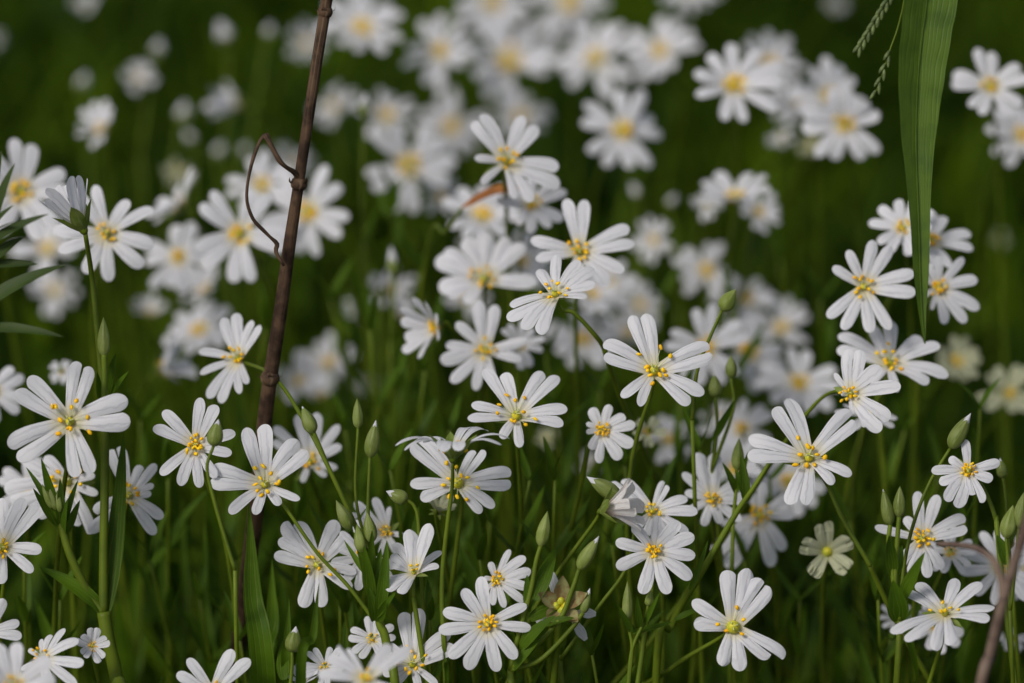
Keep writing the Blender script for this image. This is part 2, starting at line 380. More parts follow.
H('white flower cut by the left edge, beside the narrow leaves of the tall stem', Zb, (15,535), (-.1,.1,.98), [[(110,310),(180,350)],[(195,545),(155,645)],[(10,700),(-70,690)],[(-130,600),(-150,500)],[(-60,330),(10,310)]], d=0, hw=.15, spread=.25, ov=1.3)
H('white flower with one curled petal, right of the long upright leaf', Zb, (585,300), (.1,.2,.95), [[(640,160),(710,155)],[(700,250),(690,290)],[(745,400),(710,475)],[(410,465),(430,370)],[(500,90),(545,75)]], d=.02, spread=.22)
H('white flower half hidden behind the leaf bunch below the largest left flower', Zb, (310,240), (-.1,.2,.95), [[(20,270),(50,325)],[(100,140),(205,120)],[(435,205),(450,290)],[(425,470),(365,435)],[(250,400),(180,400)]], d=.025)
H('white flower facing up and left in the bottom left, beside the tiny brownish-centred one', Zc, (240,550), (-.3,.5,.8), [[(275,415),(355,380)],[(440,440),(480,570)],[(440,690),(290,700)],[(190,640),(120,610)],[(155,500),(225,440)]], d=-.01, spread=.25)
H('white flower in lower left with three stacked left petals and two hanging down', Zd, (260,300), (.1,.3,.95), [[(65,250),(85,180)],[(105,105),(165,100)],[(345,95),(410,160)],[(440,330),(420,400)],[(285,485),(195,485)]], d=.01, spread=.42, hw=.145)
H('white flower crowded behind the leafy stalk of buds in lower centre', Zd, (470,265), (.15,.2,.95), [[(365,145),(335,210)],[(325,285),(385,370)],[(445,410),(520,400)],[(600,360),(620,300)],[(500,110),(440,90)]], d=.012)
H('small white flower above and right of the leafy stalk of buds', Zd, (575,150), (.0,.3,.95), [[(430,10),(520,-10)],[(590,30),(655,160)],[(625,245),(550,250)],[(480,210),(440,180)],[(420,120),(400,70)]], d=.025, spread=.22)
H('cup-shaped creamy flower with petals standing up, facing upward', Zd, (700,335), (0,.72,.6), [[(680,140),(775,105)],[(825,240),(815,300)],[(640,420),(580,405)],[(570,370),(590,300)],[(610,200),(600,250)]], d=0, spread=.15, hw=.15, arch=.2, nst=4, calyx=.3, wp=[(414,600,.0),(420,640,.0)])
H('smaller white flower tucked above the ten-lobed one at the bottom centre', Ze, (460,190), (-.2,.2,.95), [[(430,105),(525,45)],[(600,80),(625,145)],[(615,225),(590,290)],[(500,320),(445,310)],[(395,260),(400,180)]], d=.01, spread=.22, nst=17)
H('evenly ten-lobed white flower with dense yellow centre at the bottom centre', Ze, (420,400), (0,.15,.98), [[(185,430),(205,340)],[(300,235),(385,175)],[(605,310),(625,420)],[(555,565),(465,625)],[(320,615),(235,560)]], d=-.005, spread=.2, nst=17, ov=1.2, hw=.14)
H('round full white flower below the withering pinkish one', Zf, (335,415), (.0,.2,.98), [[(165,490),(162,370)],[(240,295),(355,255)],[(450,280),(520,345)],[(525,435),(505,540)],[(400,608),(280,608)]], d=0, spread=.2, nst=17, hw=.145, ragged=.1, wp=[(653,580,.006),(648,611,.006),(642,655,.006)])
H('white flower with two long arching petals right behind the withering pinkish one', Zf, (330,240), (0,.5,.85), [[(140,105),(195,90)],[(490,175),(535,235)],[(490,330),(420,370)],[(300,350),(240,330)],[(400,120),(380,100)]], d=.015, spread=.25)
H('slightly blurred white flower with orange anthers left of the thick slanting stem', Zf, (600,180), (.1,.2,.95), [[(465,60),(475,150)],[(530,-30),(615,-30)],[(745,85),(760,180)],[(730,275),(640,290)],[(560,300),(500,225)]], d=.03, spread=.22, nst=17, hw=.15)
H('white flower with long hanging petals right of the thick slanting stem', Zf, (815,250), (.1,.1,.98), [[(735,320),(640,290)],[(600,430),(665,490)],[(870,485),(930,410)],[(980,250),(950,160)],[(830,100),(740,90)]], d=.055, spread=.22, hw=.14)
H('lone white flower with smooth yellow ovary and torn petals near the bottom edge', Zg, (375,400), (0,.2,.98), [[(345,105),(455,95)],[(520,150),(565,190)],[(640,545),(560,550)],[(410,618),(315,592)],[(172,380),(165,262)]], d=-.005, spread=.35, nst=5, ov=1.7, ragged=.12, hw=.16, wp=[(720,638,.01),(689,656,.015),(660,676,.02)])
H('white flower with a dense orange centre behind the pair of upright buds at right', Zh, (208,200), (.05,.2,.98), [[(195,38),(262,52)],[(355,125),(360,165)],[(275,298),(225,328)],[(165,318),(110,300)],[(48,158),(150,125)]], d=.015, spread=.22, nst=17)
H('windblown white flower with arching petals and pale upright stamens at lower right', Zh, (285,455), (-.05,.7,.65), [[(130,372),(200,352)],[(330,338),(415,352)],[(452,432),(432,468)],[(295,550),(240,565)],[(98,512),(148,538)]], d=-.01, spread=.35, nst=6, calyx=.1)
H('small neat white flower with amber centre beside the white-tipped bud at right', Zj, (537,515), (0,.2,.98), [[(475,470),(530,408)],[(413,515),(440,558)],[(460,618),(500,640)],[(555,598),(590,622)],[(622,545),(648,485)]], d=0, spread=.24, hw=.17, ov=1.5, nst=24, wp=[(981,484,.005),(996,520,.005),(1000,560,.005)])
H('big white flower left of the broad hanging grass blade', Zi, (245,305), (0,.15,.98), [[(102,215),(172,138)],[(288,92),(370,118)],[(475,240),(480,332)],[(362,500),(270,515)],[(145,502),(75,445)]], d=.03, spread=.28, hw=.125)
H('white flower right of the pointed tip of the hanging grass blade', Zi, (580,310), (.15,.1,.98), [[(585,165),(702,172)],[(762,270),(770,405)],[(708,468),(610,475)],[(550,410),(500,350)],[(490,250),(530,200)]], d=.045, spread=.22, nst=17)
H('flat-lying white flower just below the tip of the hanging grass blade', Zj, (270,155), (0,.6,.8), [[(102,48),(92,102)],[(215,20),(285,5)],[(385,60),(445,88)],[(468,190),(400,215)],[(290,245),(200,220)]], d=.035, spread=.3)
H('white flower with petals swept down to the right, above the large splayed one', Zj, (140,255), (-.35,.15,.9), [[(85,182),(105,250)],[(132,98),(172,102)],[(240,160),(305,225)],[(268,335),(238,380)],[(185,365),(150,320)]], d=.01, spread=.22, hw=.15, wp=[(832,392,.02),(808,412,.025),(769,466,.03),(714,554,.035),(675,610,.04)])
H('white flower with flat side petals, lower left of the large sharp central one', Zm, (537,462), (0,.42,.9), [[(410,275),(490,290)],[(640,282),(705,300)],[(738,430),(722,490)],[(550,580),(478,545)],[(345,470),(360,412)]], d=.01, spread=.42, ov=1.3)
H('small white flower with a big round orange centre left below the large sharp one', Zm, (875,512), (-.1,.1,.98), [[(832,425),(905,412)],[(1005,490),(965,455)],[(998,572),(945,628)],[(862,642),(828,588)],[(812,520),(812,485)]], d=.02, spread=.23, hw=.19, nst=24, wp=[(588,450,.025),(582,480,.03)])
H('white flower with tall upper petals in the middle column, left of the tiny half-turned one', Zm, (415,200), (0,.2,.98), [[(385,0),(455,20)],[(300,90),(258,175)],[(238,240),(280,325)],[(375,355),(445,340)],[(580,160),(560,235)]], d=.05, spread=.24)
H('white flower tilted upward with a ring of orange dots, on an arched green stalk', Zl, (545,385), (-.15,.6,.78), [[(478,275),(552,222)],[(640,245),(700,275)],[(705,340),(672,390)],[(482,540),(415,525)],[(352,487),(362,430)]], d=.01, spread=.3, wp=[(562,310,.012),(574,313,.012),(594,334,.015),(604,349,.02),(614,380,.03)])
H('wide white flower with yellow centre right behind the tilted orange-dotted one', Zl, (640,210), (0,.25,.95), [[(585,-5),(662,0)],[(840,108),(860,175)],[(820,290),(755,345)],[(650,330),(600,320)],[(465,240),(445,160)]], d=.04, spread=.24)
H('densely petalled soft white flower with scattered yellow anthers left of the middle', Zl, (260,320), (0,.25,.95), [[(75,355),(62,240)],[(100,200),(180,155)],[(270,130),(355,150)],[(420,180),(470,330)],[(180,415),(110,385)]], d=.075, spread=.3, hw=.17)
H('white flower with two round left lobes above the brown leaf', Zk, (300,330), (.1,.3,.95), [[(148,145),(190,110)],[(375,118),(445,168)],[(540,355),(545,440)],[(420,510),(345,498)],[(188,425),(158,312)]], d=.05, spread=.22)
H('white flower turned left with fringe-like lower petals, just left of the brown stalk', Zt, (710,400), (-.3,.4,.85), [[(592,440),(588,375)],[(660,278),(697,260)],[(750,285),(775,300)],[(738,472),(715,500)],[(658,528),(620,515)]], d=.03, M=1, spread=.28, hw=.12)
H('white flower behind the nodding half-closed one at upper left', Zn, (365,355), (0,.1,.98), [[(265,212),(325,188)],[(440,240),(522,268)],[(528,395),(490,468)],[(375,518),(292,490)],[(200,415),(182,342)]], d=.045, spread=.22)
H('white flower cut by the bottom edge with only its upper petals standing in view', Zp, (175,545), (0,.2,.98), [[(28,465),(72,405)],[(255,368),(328,408)],[(350,600),(300,660)],[(180,700),(120,690)],[(0,600),(10,560)]], d=-.01, spread=.3)
H('blurred white flower at the bottom edge in front of the leafy stalk of buds', Zp, (800,490), (0,.35,.95), [[(605,465),(645,400)],[(690,350),(720,370)],[(900,350),(985,360)],[(960,560),(900,600)],[(760,620),(680,580)]], d=-.05, spread=.2)
H('striped-petalled white flower at the bottom edge, left of the ten-lobed one', Ze, (60,600), (0,.4,.9), [[(15,350),(90,335)],[(235,440),(260,510)],[(180,690),(90,700)],[(-40,700),(-80,640)],[(-90,560),(-60,500)]], d=0, spread=.4, hw=.15)

def build_heroes():
    mplant = []
    for i, (label, z, c, n, pairs, d, kw) in enumerate(HERO):
        rng = random.Random(100 + i); cx, cy = z[0] + c[0] / z[2], z[1] + c[1] / z[2]
        pp = [(z[0] + a / z[2], z[1] + b / z[2]) for pr in pairs for a, b in pr]
        rr = sorted(math.hypot(a - cx, b - cy) for a, b in pp)
        Rr = rr[-3] * KPX(d); C = W(cx, cy, d); nw = ncam(n)
        T = tips_px(cx, cy, d, n, pairs, Rr, .1, z)
        kw = dict(kw); wp = kw.pop('wp', None)
        if kw.pop('M', 0): mplant.append((label, C, nw, T, Rr, kw, rng)); continue
        root = plant_auto(C, nw, Rr, rng, label, True, wp=wp, d=d)
        flower(root, C, nw, T, Rr, rng, True, **kw)
    return mplant

# procedural flowers: (label, px, py, radius px, d, normal, phi, elev, kw)
AUTO = [
 ('white flower seen from the side, its green calyx above another white flower', 453,457,56,-.010,(.03,.96,.12),54,14,dict(fine=True,calyx=.85,arch=.9,spread=.3,hw=.12,wp=[(452,490,-.005),(448,520,-.004),(442,588,0),(446,683,0)],split=9)),
 ('nodding half-closed white flower with green calyx on a thin curved stem at upper left', 83,229,56,-.002,(-.45,.88,.02),20,66,dict(fine=True,calyx=.95,L=1,hw=.14,arch=.0,split=10,anth=False)),
 ('withering pinkish white flower with crumpled petals, facing right beside a fat white-tipped bud', 602,511,45,-.005,(.92,.25,.3),20,52,dict(fine=True,mt='petal_pink',calyx=.8,spread=.15,anth=False,hw=.17,ragged=.25,wp=[(596,520,0),(559,571,.005),(532,615,.01),(505,690,.01)])),
 ('tiny white flower with brownish open centre beside the thick green stem, bottom left', 92,646,20,-.005,(.1,.1,.98),85,38,dict(fine=True,hw=.2,spread=.34,ov=1.2,nst=24,calyx=.2)),
 ('white flower filling the bottom left corner, blurred in front', 14,688,48,-.05,(0,.3,.95),20,14,{}),
 ('white flower peeping in at the left edge above the bottom left corner', -12,632,36,-.01,(.1,.2,.95),0,8,dict(fine=True)),
 ('side-on white flower turned left with green calyx at its right, left of the middle column', 440,327,42,.055,(-.85,-.1,.5),80,40,dict(calyx=.7)),
 ('tiny half-turned white flower in the middle column', 519,346,26,.07,(.3,.4,.8),0,10,{}),
 ('faded greenish star-shaped flower with ragged petals, right of the bottom middle', 827,552,34,.03,(0,.1,.98),95,28,dict(fine=True,mt='petal_old',split=8,hw=.2,ragged=.6,anth=False,ov=2.2)),
 ('faded cream flower right of the hanging grass blade tip', 955,362,29,.14,(0,.3,.9),90,25,dict(mt='petal_old')),
 ('faded cream flower at the right edge, beside another faded one', 1009,396,34,.14,(0,.3,.9),60,22,dict(mt='petal_old')),
 ('small faded beige flower behind the large central one', 648,432,18,.05,(0,.3,.9),60,20,dict(mt='petal_old')),
 ('shrivelled beige flower head behind the single tall green stem in lower centre', 438,512,22,.02,(.2,.8,.5),60,40,dict(fine=True,mt='petal_old',ragged=.35,hw=.2,anth=False)),
 ('soft white flower partly behind the white flower at right, by the arched brown stalk', 950,553,28,.03,(.1,.3,.9),20,10,{}),
 ('soft white flower behind the grey stalk in the lower right', 1001,567,42,.035,(.1,.1,.98),30,8,{}),
 ('white flower at the right edge behind the grey stalk', 1030,570,36,.05,(-.1,.1,.98),30,8,{}),
 ('white lobes showing below the windblown flower at lower right', 935,628,28,.04,(0,.2,.98),50,8,{}),
 ('small white flower low behind the pair of upright buds at right', 897,619,20,.05,(0,.5,.8),50,8,{}),
 ('blurred white flower behind the flower with hanging petals', 790,483,38,.1,(0,.2,.98),50,8,{}),
 ('soft white flower low behind the flower with petals swept down, seen nearly edge-on', 866,418,34,.04,(.1,.9,.3),50,0,{}),
 ('soft white flower left of the broad hanging blade', 903,229,34,.055,(-.2,.4,.85),10,8,{}),
 ('white flower half hidden behind the broad hanging blade, its petals to the right', 930,243,42,.06,(.2,.6,.7),0,10,{}),
 ('white flower with tall upper petals in the upper right corner', 990,88,40,.10,(0,.4,.9),100,12,{}),
 ('blurred white flower at the right edge below the one with tall petals', 1022,137,40,.15,(0,.3,.9),80,8,{}),
 ('blurred white flower with orange eye left of the broad hanging blade near the top', 845,123,45,.12,(.25,-.1,.95),30,8,{}),
 ('pale blurred flower behind the one with the orange eye left of the broad blade', 828,98,40,.16,(-.1,.3,.9),50,8,{}),
 ('side-lit white flower facing right with orange centre, upper right of the middle', 733,87,50,.12,(.3,.45,.8),45,10,{}),
 ('large blurred white flower right of the side-lit one near the top', 768,66,42,.24,(0,.3,.9),10,8,{}),
 ('round blurred white flower alone against dark green, right of the top middle', 622,132,50,.17,(0,.15,.98),90,8,{}),
 ('blurred white flower with yellow eye, second from the right in the top row of four', 661,54,48,.25,(0,.2,.95),75,8,{}),
 ('blurred white flower, left neighbour of the yellow-eyed one in the top row', 597,60,50,.27,(0,.2,.95),20,8,{}),
 ('largest blurred white flower in the bright cluster at the top middle', 507,64,62,.30,(0,.15,.95),50,8,{}),
 ('blurred white flower cut by the top edge above the bright cluster', 568,2,46,.33,(0,.2,.95),10,8,{}),
 ('blurred white flower cut by the top edge, left of the bright cluster', 492,4,44,.35,(0,.2,.95),40,8,{}),
 ('blurred white flower cut by the top edge, rightmost of three', 690,-12,34,.36,(0,.2,.95),40,8,{}),
 ('blurred white flower with orange eye at the top, second right of the brown stalk', 441,53,44,.25,(0,.2,.95),40,8,{}),
 ('blurred white flower nearest the brown stalk at the top', 362,29,48,.23,(0,.25,.95),25,8,{}),
 ('pale blurred flower just behind the brown stalk near the top', 305,45,28,.36,(0,.5,.8),25,8,{}),
 ('pale blurred flower right of the brown stalk, halfway down its upper part', 334,108,28,.35,(0,.5,.8),25,8,{}),
 ('blurred white flower with an orange eye hidden by green leaves, upper middle', 387,118,38,.26,(0,.3,.9),25,8,{}),
 ('blurred white flower with strong orange eye at upper middle', 408,165,48,.19,(0,.15,.95),55,8,{}),
 ('pale mass of blurred petals between two orange-eyed flowers, upper middle', 452,128,44,.30,(0,.3,.9),15,8,{}),
 ('blurred white flower right of the brown stalk with a leaf before it', 309,212,48,.13,(.1,.1,.95),55,8,{}),
 ('small blurred white flower left of the brown leaf', 441,200,26,.2,(0,.4,.9),5,8,{}),
 ('pale flat blurred flower under the brown leaf', 482,218,46,.13,(.2,.6,.7),5,4,{}),
 ('soft white flower with orange eye between the two-lobed flower and the wide one', 531,205,36,.075,(.2,.4,.9),30,8,{}),
 ('blurred white flower behind the curled brown twig', 262,188,42,.16,(0,.3,.9),35,8,{}),
 ('wide blurred white flower left of the curled brown twig', 240,234,50,.09,(0,.1,.98),62,8,{}),
 ('dim yellow-centred blurred flower behind the upper left flowers', 178,174,19,.26,(0,.3,.9),35,8,dict(mt='petal_old')),
 ('blurred white flower seen from its side, right of the facing flower at upper left', 184,208,42,.12,(-.75,.55,.3),35,35,dict(calyx=.6)),
 ('blurred white flower with yellow eye between two larger ones at left', 178,258,40,.14,(0,.1,.98),90,8,{}),
 ('soft white flower cut by the left edge at upper left', 21,193,54,.085,(.1,.25,.95),85,12,{}),
 ('white blurred flower below the one cut by the left edge', 50,250,38,.2,(0,.4,.9),45,8,{}),
 ('dim pale blurred flower low behind the dark leaves at left', 55,292,30,.26,(0,.5,.8),45,8,{}),
 ('white flower cut by the left edge at mid height', -8,392,34,.06,(.2,.2,.95),45,8,{}),
 ('blurred white flower peeping left behind the tall leafy stem', 62,372,14,.08,(0,.3,.9),0,8,{}),
 ('blurred white flower behind the left-turned one at the brown stalk', 200,332,38,.16,(0,.4,.9),45,12,{}),
 ('blurred side-on white flower with yellow-green calyx at left, below the blurred ones', 158,373,40,.12,(.75,.5,.3),45,42,dict(calyx=.7)),
 ('small side-on white flower with raised petals in the dark at upper left', 103,132,32,.18,(-.35,.55,.6),45,28,dict(calyx=.4)),
 ('blurred white flower with cream eye alone in the dark at upper left', 138,79,22,.3,(-.2,.1,.95),45,8,{}),
 ('side-on blurred white flower pointing left in the upper left', 245,107,42,.26,(-.95,.15,.2),45,55,dict(calyx=.9)),
 ('blurred pale flower cut by the top left edge', 86,2,15,.4,(0,.3,.9),45,8,{}),
 ('blurred pale flower on the left edge near the top', -5,38,11,.42,(0,.3,.9),45,8,{}),
 ('pale blurred flower in the dark left of the brown stalk, right of the small buds', 290,165,26,.3,(0,.4,.9),45,8,{}),
 ('blurred flower with raised petals at right of the middle, upper half', 735,200,40,.13,(-.15,.75,.45),45,30,dict(calyx=.4)),
 ('blurred white flower right under the one with raised petals', 758,213,26,.16,(.1,.2,.95),45,8,{}),
 ('blurred white flower left under the one with raised petals', 707,205,18,.18,(0,.3,.9),45,8,{}),
 ('small pale round flower right of the upper middle', 783,139,17,.22,(0,.5,.8),45,8,{}),
 ('blurred beige flower left of the orange-eyed one near the broad blade', 812,147,17,.24,(0,.3,.9),45,8,dict(mt='petal_old')),
 ('pale blurred flower on the top edge left of the broad blade', 835,4,13,.42,(0,.3,.9),45,8,{}),
 ('blurred white flower behind the wide one, right of the middle', 655,240,24,.2,(0,.3,.9),45,8,{}),
 ('blurred yellow-eyed pale flower right of the middle', 706,272,34,.19,(0,.2,.9),75,8,{}),
 ('pale blurred flower low between the wide flower and the large sharp one', 610,285,30,.17,(0,.4,.9),75,8,{}),
 ('blurred white flower left behind the large sharp central flower', 583,342,40,.17,(0,.3,.9),25,8,{}),
 ('blurred white flower right behind the large sharp central flower', 706,348,42,.1,(0,.2,.9),25,8,{}),
 ('blurred white flower with orange eye right of the dark round bud', 747,354,46,.14,(0,.2,.9),85,8,{}),
 ('blurred white flower with orange eye left of the large splayed one', 798,384,42,.13,(0,.2,.9),15,8,{}),
 ('pale blurred flower above the small orange-centred one', 640,306,28,.22,(0,.3,.9),25,8,{}),
 ('blurred flower under the splayed flower\'s left petals', 742,430,34,.12,(0,.3,.9),25,8,{}),
 ('small blurred white flower low left of the middle column', 390,292,28,.2,(.1,.5,.8),25,14,{}),
 ('small blurred white flower low in the dark beside the pointed buds', 364,386,15,.2,(0,.4,.9),25,8,{}),
 ('blurred white flower low left of the pointed buds', 330,365,32,.2,(0,.5,.8),25,20,{}),
 ('dim blurred white flower right of the brown stalk\'s foot', 298,385,34,.18,(0,.4,.9),25,12,{}),
 ('blurred white flower low left of the middle column, second of its pair', 362,308,22,.24,(0,.5,.8),65,20,{}),
 ('blurred pale flower right of the side-on one at the middle', 468,300,26,.2,(0,.5,.8),65,20,{}),
 ('dim white flower in the gap at the right edge of the middle row', 1000,240,12,.3,(0,.5,.8),65,20,dict(mt='petal_old')),
 ('dim yellowish blurred flower between the flat flower and the splayed one', 548,440,14,.14,(0,.3,.9),65,20,dict(mt='petal_old')),
 ('blurred white flower low behind the small orange-centred one', 590,465,16,.18,(0,.3,.9),65,20,{}),
 ('white petals standing behind the flower with hanging petals at lower right of the middle', 735,470,34,.09,(0,.4,.9),65,20,{}),
 ('small white flower at the far left behind the leaf bunch', 28,488,34,.05,(0,.3,.9),15,8,{}),
 ('small white flower low at the bottom right edge', 1012,640,14,.06,(0,.3,.9),15,8,{}),
 ('white flower on the bottom edge behind the one cut by it', 372,640,26,.01,(0,.4,.9),15,12,dict(fine=True)),
 ('pale white flower on the bottom edge right of the closed white-tipped bud', 325,668,24,.0,(0,.3,.9),55,25,dict(fine=True)),
 ('blurred white flower half hidden right of the curled brown twig', 292,238,30,.19,(.1,.3,.9),25,8,{}),
 ('blurred white flower low between the dense flower and the left-turned one', 520,262,34,.15,(0,.4,.9),25,10,{}),
 ('blurred white flower in the drift directly left of the large sharp central flower', 630,336,34,.19,(.1,.6,.8),55,20,{}),
 ('blurred white flower right of the yellow-eyed pale one', 745,300,36,.2,(-.1,.4,.9),55,10,{}),
 ('blurred white flower at the right end of the central drift, above the splayed one', 782,330,34,.2,(.2,.5,.8),15,20,{}),
 ('blurred white flower at the left end of the drift, below the side-on one', 205,290,30,.2,(-.2,.6,.8),15,25,{}),
 ('blurred cup of white petals in the left middle drift', 150,315,24,.22,(.1,.8,.5),15,40,dict(calyx=.6)),
 ('pale blurred flower between the two orange-eyed ones left of the broad blade', 800,105,34,.26,(0,.4,.9),15,8,{}),
 ('blurred white flower filling the gap under the bright top cluster', 520,118,34,.33,(.1,.4,.9),15,8,{}),
 ('blurred upright cup of white petals low in the middle left', 322,398,26,.17,(-.1,.8,.5),35,45,dict(calyx=.6)),
 ('blurred white flower low right of the small orange-centred one', 668,442,28,.13,(.2,.5,.8),35,15,{}),
 ('blurred half-open white flower in the green gap of the middle', 400,318,20,.18,(.3,.8,.4),35,45,dict(calyx=.6)),
 ('blurred white flower behind the stem of the tilted orange-dotted one', 592,296,30,.15,(0,.5,.8),70,15,{}),
 ('blurred white flower under the pair of dark round buds', 720,420,26,.14,(0,.5,.8),70,15,{}),
 ('half open white flower with drooping sepals on the bottom edge, left of the blurred one', 303,684,22,.0,(0,.7,.5),55,45,dict(fine=True,calyx=.6)),
]
def build_auto():
    ret = {}
    for i, (label, px, py, r, d, n, phi, el, kw) in enumerate(AUTO):
        rng = random.Random(500 + i); kw = dict(kw); fine = kw.pop('fine', d < .05); wp = kw.pop('wp', None); split = kw.pop('split', rng.uniform(11, 15.5))
        jt = 1.
        if d > .2: d = .2 + (d - .2) * .75
        if d > .1: jt = 1.7
        if d > .1 and 'calyx' not in kw: n = (n[0] + rng.uniform(-.42, .42), n[1] + rng.uniform(-.15, .42), n[2])
        r *= .92 if d > .2 else 1
        C = W(px, py, d); nw = ncam(n); Rr = r * KPX(d); T = tips_auto(nw, Rr, rng, phi, el, split, jt)
        kw.setdefault('spread', .24); kw.setdefault('hw', rng.uniform(.14, .18) if d < .2 else .135)
        if kw.pop('L', 0): ret['L'] = (label, C, nw, T, Rr, kw, rng); continue
        root = plant_auto(C, nw, Rr, rng, label, fine, wp=wp, d=d, leaves=2 if d < .15 else 1)
        flower(root, C, nw, T, Rr, rng, fine, **kw)
    return ret

def stem_part(root, pts, r0, r1, name='stem', m='stem', seg=9, n=6, **k):
    mb = MB(); N_ = len(pts); tube(mb, pts, [r0 + (r1 - r0) * i / (N_ - 1) for i in range(N_)], seg, n, **k); return mb.build(name, M[m], root)
def WL(root, b, t, w_, d=0., d2=None, **k):
    return leaf(root, W(*b, d), W(*t, d if d2 is None else d2), w_ * KPX(d), random.Random(int(b[0] * 7 + t[1])), **k)

def build_specials(mplant, lf):
    rng = random.Random(7)
    # ---- tall plant at the left with the nodding half-closed flower
    label, C, nw, T, Rr, kw, rg = lf
    g = W(117, 683, 0); g = Vector((g.x + .005, g.y + .01, 0))
    root = thing('stitchwort', label + ', its thick leafy stem bearing a pointed bud', 'flower', g, FLOWER_GROUP)
    root['label'] = 'tall stitchwort at left with a nodding half-closed flower, a pointed bud and long leaves'
    stem_part(root, [g, W(125, 760, .0), W(117, 683, +.006), W(108, 640, +.006), W(103.6, 612, +.006)], .0017, .00165)
    stem_part(root, [W(103.6, 613, +.006), W(103.5, 560, +.006), W(105, 450, +.006), W(104, 400, +.006)], .0012, .0009, name='branch')
    stem_part(root, [W(104, 402, +.006), W(100, 360, +.006), W(96, 319, +.006), W(91.6, 275, +.006), C - nw * .09 * Rr], .0008, .00055, name='branch')
    stem_part(root, [W(104, 402, -.003), W(104.5, 375, -.002), W(104, 354, -.002)], .0007, .0007, name='branch')
    bud(root, W(104, 356, -.002), W(103.5, 317, -.002), 13, 0, rng)
    stem_part(root, [W(103.6, 612, +.006), W(90, 596, +.006), W(72, 560, +.005), W(63, 533, +.005), W(56, 507, +.005)], .0012, .0008, name='branch')
    flower(root, C, nw, T, Rr, rg, True, **{k: v for k, v in kw.items()})
    WL(root, (103, 611), (39, 567), 17, +.006, sag=.1); WL(root, (107, 611), (124, 432), 19, +.006, sag=-.05)
    for b, t, w_ in [((105, 400), (116, 353), 11), ((106, 402), (129, 371), 9), ((102, 402), (97, 372), 9), ((104, 405), (110, 378), 8),
                     ((62, 532), (41, 458), 12), ((60, 525), (26, 467), 8), ((62, 530), (78, 480), 9), ((58, 520), (46, 472), 9), ((65, 535), (80, 500), 9),
                     ((57, 525), (33, 488), 9), ((61, 528), (60, 478), 10), ((64, 534), (68, 498), 8)]:
        WL(root, b, t, w_, +.005, d2=.005 + rng.uniform(-.006, .006), sag=rng.uniform(-.06, .12))
    for b, t in [((56, 510), (49, 486)), ((60, 512), (57, 490)), ((52, 508), (42, 484))]: bud(root, W(*b, +.003), W(*t, +.003), 8, 0, rng)
    # ---- leafy plant of buds in the lower middle, carrying two flowers on long side stalks
    g = Vector((W(395, 700, .0).x, W(395, 700, 0).y + .02, 0))
    root = thing('stitchwort', 'leafy stitchwort stalk with clustered buds and two open flowers on long slanting side stems', 'flower', g, FLOWER_GROUP)
    stem_part(root, [g, W(398, 760, .0), W(387, 648, 0), W(379.6, 623, 0), W(375, 590, 0), W(372, 555, 0)], .0012, .0009)
    (l1, C1, n1, T1, R1, k1, r1), (l2, C2, n2, T2, R2, k2, r2) = mplant
    stem_part(root, [W(374, 620, .0), W(348, 586, .0), W(317, 552.7, .0), W(284, 506, .0), C1 - n1 * .09 * R1], .0005, .0004, name='branch')
    stem_part(root, [W(370, 560, .0), W(352, 518, .0), W(320, 450, .0), W(300, 414, .005), W(283, 387, .012), W(266, 371, .02), C2 - n2 * .09 * R2], .0006, .0004, name='branch')
    h1 = flower(root, C1, n1, T1, R1, r1, True, **k1); h1['label'] = l1
    h2 = flower(root, C2, n2, T2, R2, r2, True, **k2); h2['label'] = l2
    stem_part(root, [W(371, 560, .0), W(368, 513, .0), W(370, 455, 0)], .00048, .0004, name='branch')
    stem_part(root, [W(372, 560, .004), W(356, 500, .004), W(358, 427, .004)], .0004, .00035, name='branch')
    stem_part(root, [W(325, 458, .0), W(318, 442, .0), W(313, 431, 0)], .0004, .0005, name='branch')
    bud(root, W(370, 457, 0), W(376, 420, 0), 15, .22, rng); bud(root, W(358, 428, .004), W(357, 398, .004), 11, 0, rng); bud(root, W(313.5, 433, 0), W(302, 406, 0), 15, .12, rng)
    for b, t, w_ in [((350, 529), (336, 500), 14), ((362, 552), (357, 524), 13), ((372, 542), (367, 512), 14)]: bud(root, W(*b, -.004), W(*t, -.004), w_, 0, rng)
    for b, t, w_ in [((374, 618), (396, 592), 9), ((378, 618), (387, 540), 13), ((372, 600), (364, 545), 13), ((370, 600), (381, 548), 12), ((368, 585), (352, 530), 10),
                     ((368, 590), (372, 530), 11), ((374, 621), (368, 585), 12), ((366, 575), (344, 540), 6), ((378, 622), (386, 600), 10)]:
        WL(root, b, t, w_, -.003, d2=-.003 + rng.uniform(-.006, .006), sag=rng.uniform(-.04, .1))
    # ---- plants that only show buds
    def bud_plant(label, items, leaves=(), d=0., r=.00042, low=None):
        """items: (bud base, bud tip, width, white, [stem way-points])"""
        last = items[0][4][-1]; p = W(*last, d); g = Vector((p.x + rng.uniform(-.02, .02), p.y + .015, 0))
        root = thing('stitchwort', label, 'flower', g, 'stitchwort buds not yet open')
        stem_part(root, [g, p.lerp(g, .5) + Vector((.004, 0, 0)), p], r * 1.9, r * 1.15)
        for k, (b, t, w_, wh, wp) in enumerate(items):
            stem_part(root, [W(*q, d) for q in wp[::-1]] + [W(*b, d)], r * 1.15, r * .9, name='branch'); bud(root, W(*b, d), W(*t, d), w_, wh, rng, d)
        for b, t, w_ in leaves: WL(root, b, t, w_, d, d2=d + rng.uniform(-.008, .008), sag=rng.uniform(-.04, .1))
        return root
    bud_plant('dark closed bud on a thin stem, over the yellow-centred white flower at left', [((213.5, 446), (218.5, 419), 17, .25, [(207, 468), (214, 500), (224, 535), (235, 570)])], d=-.012)
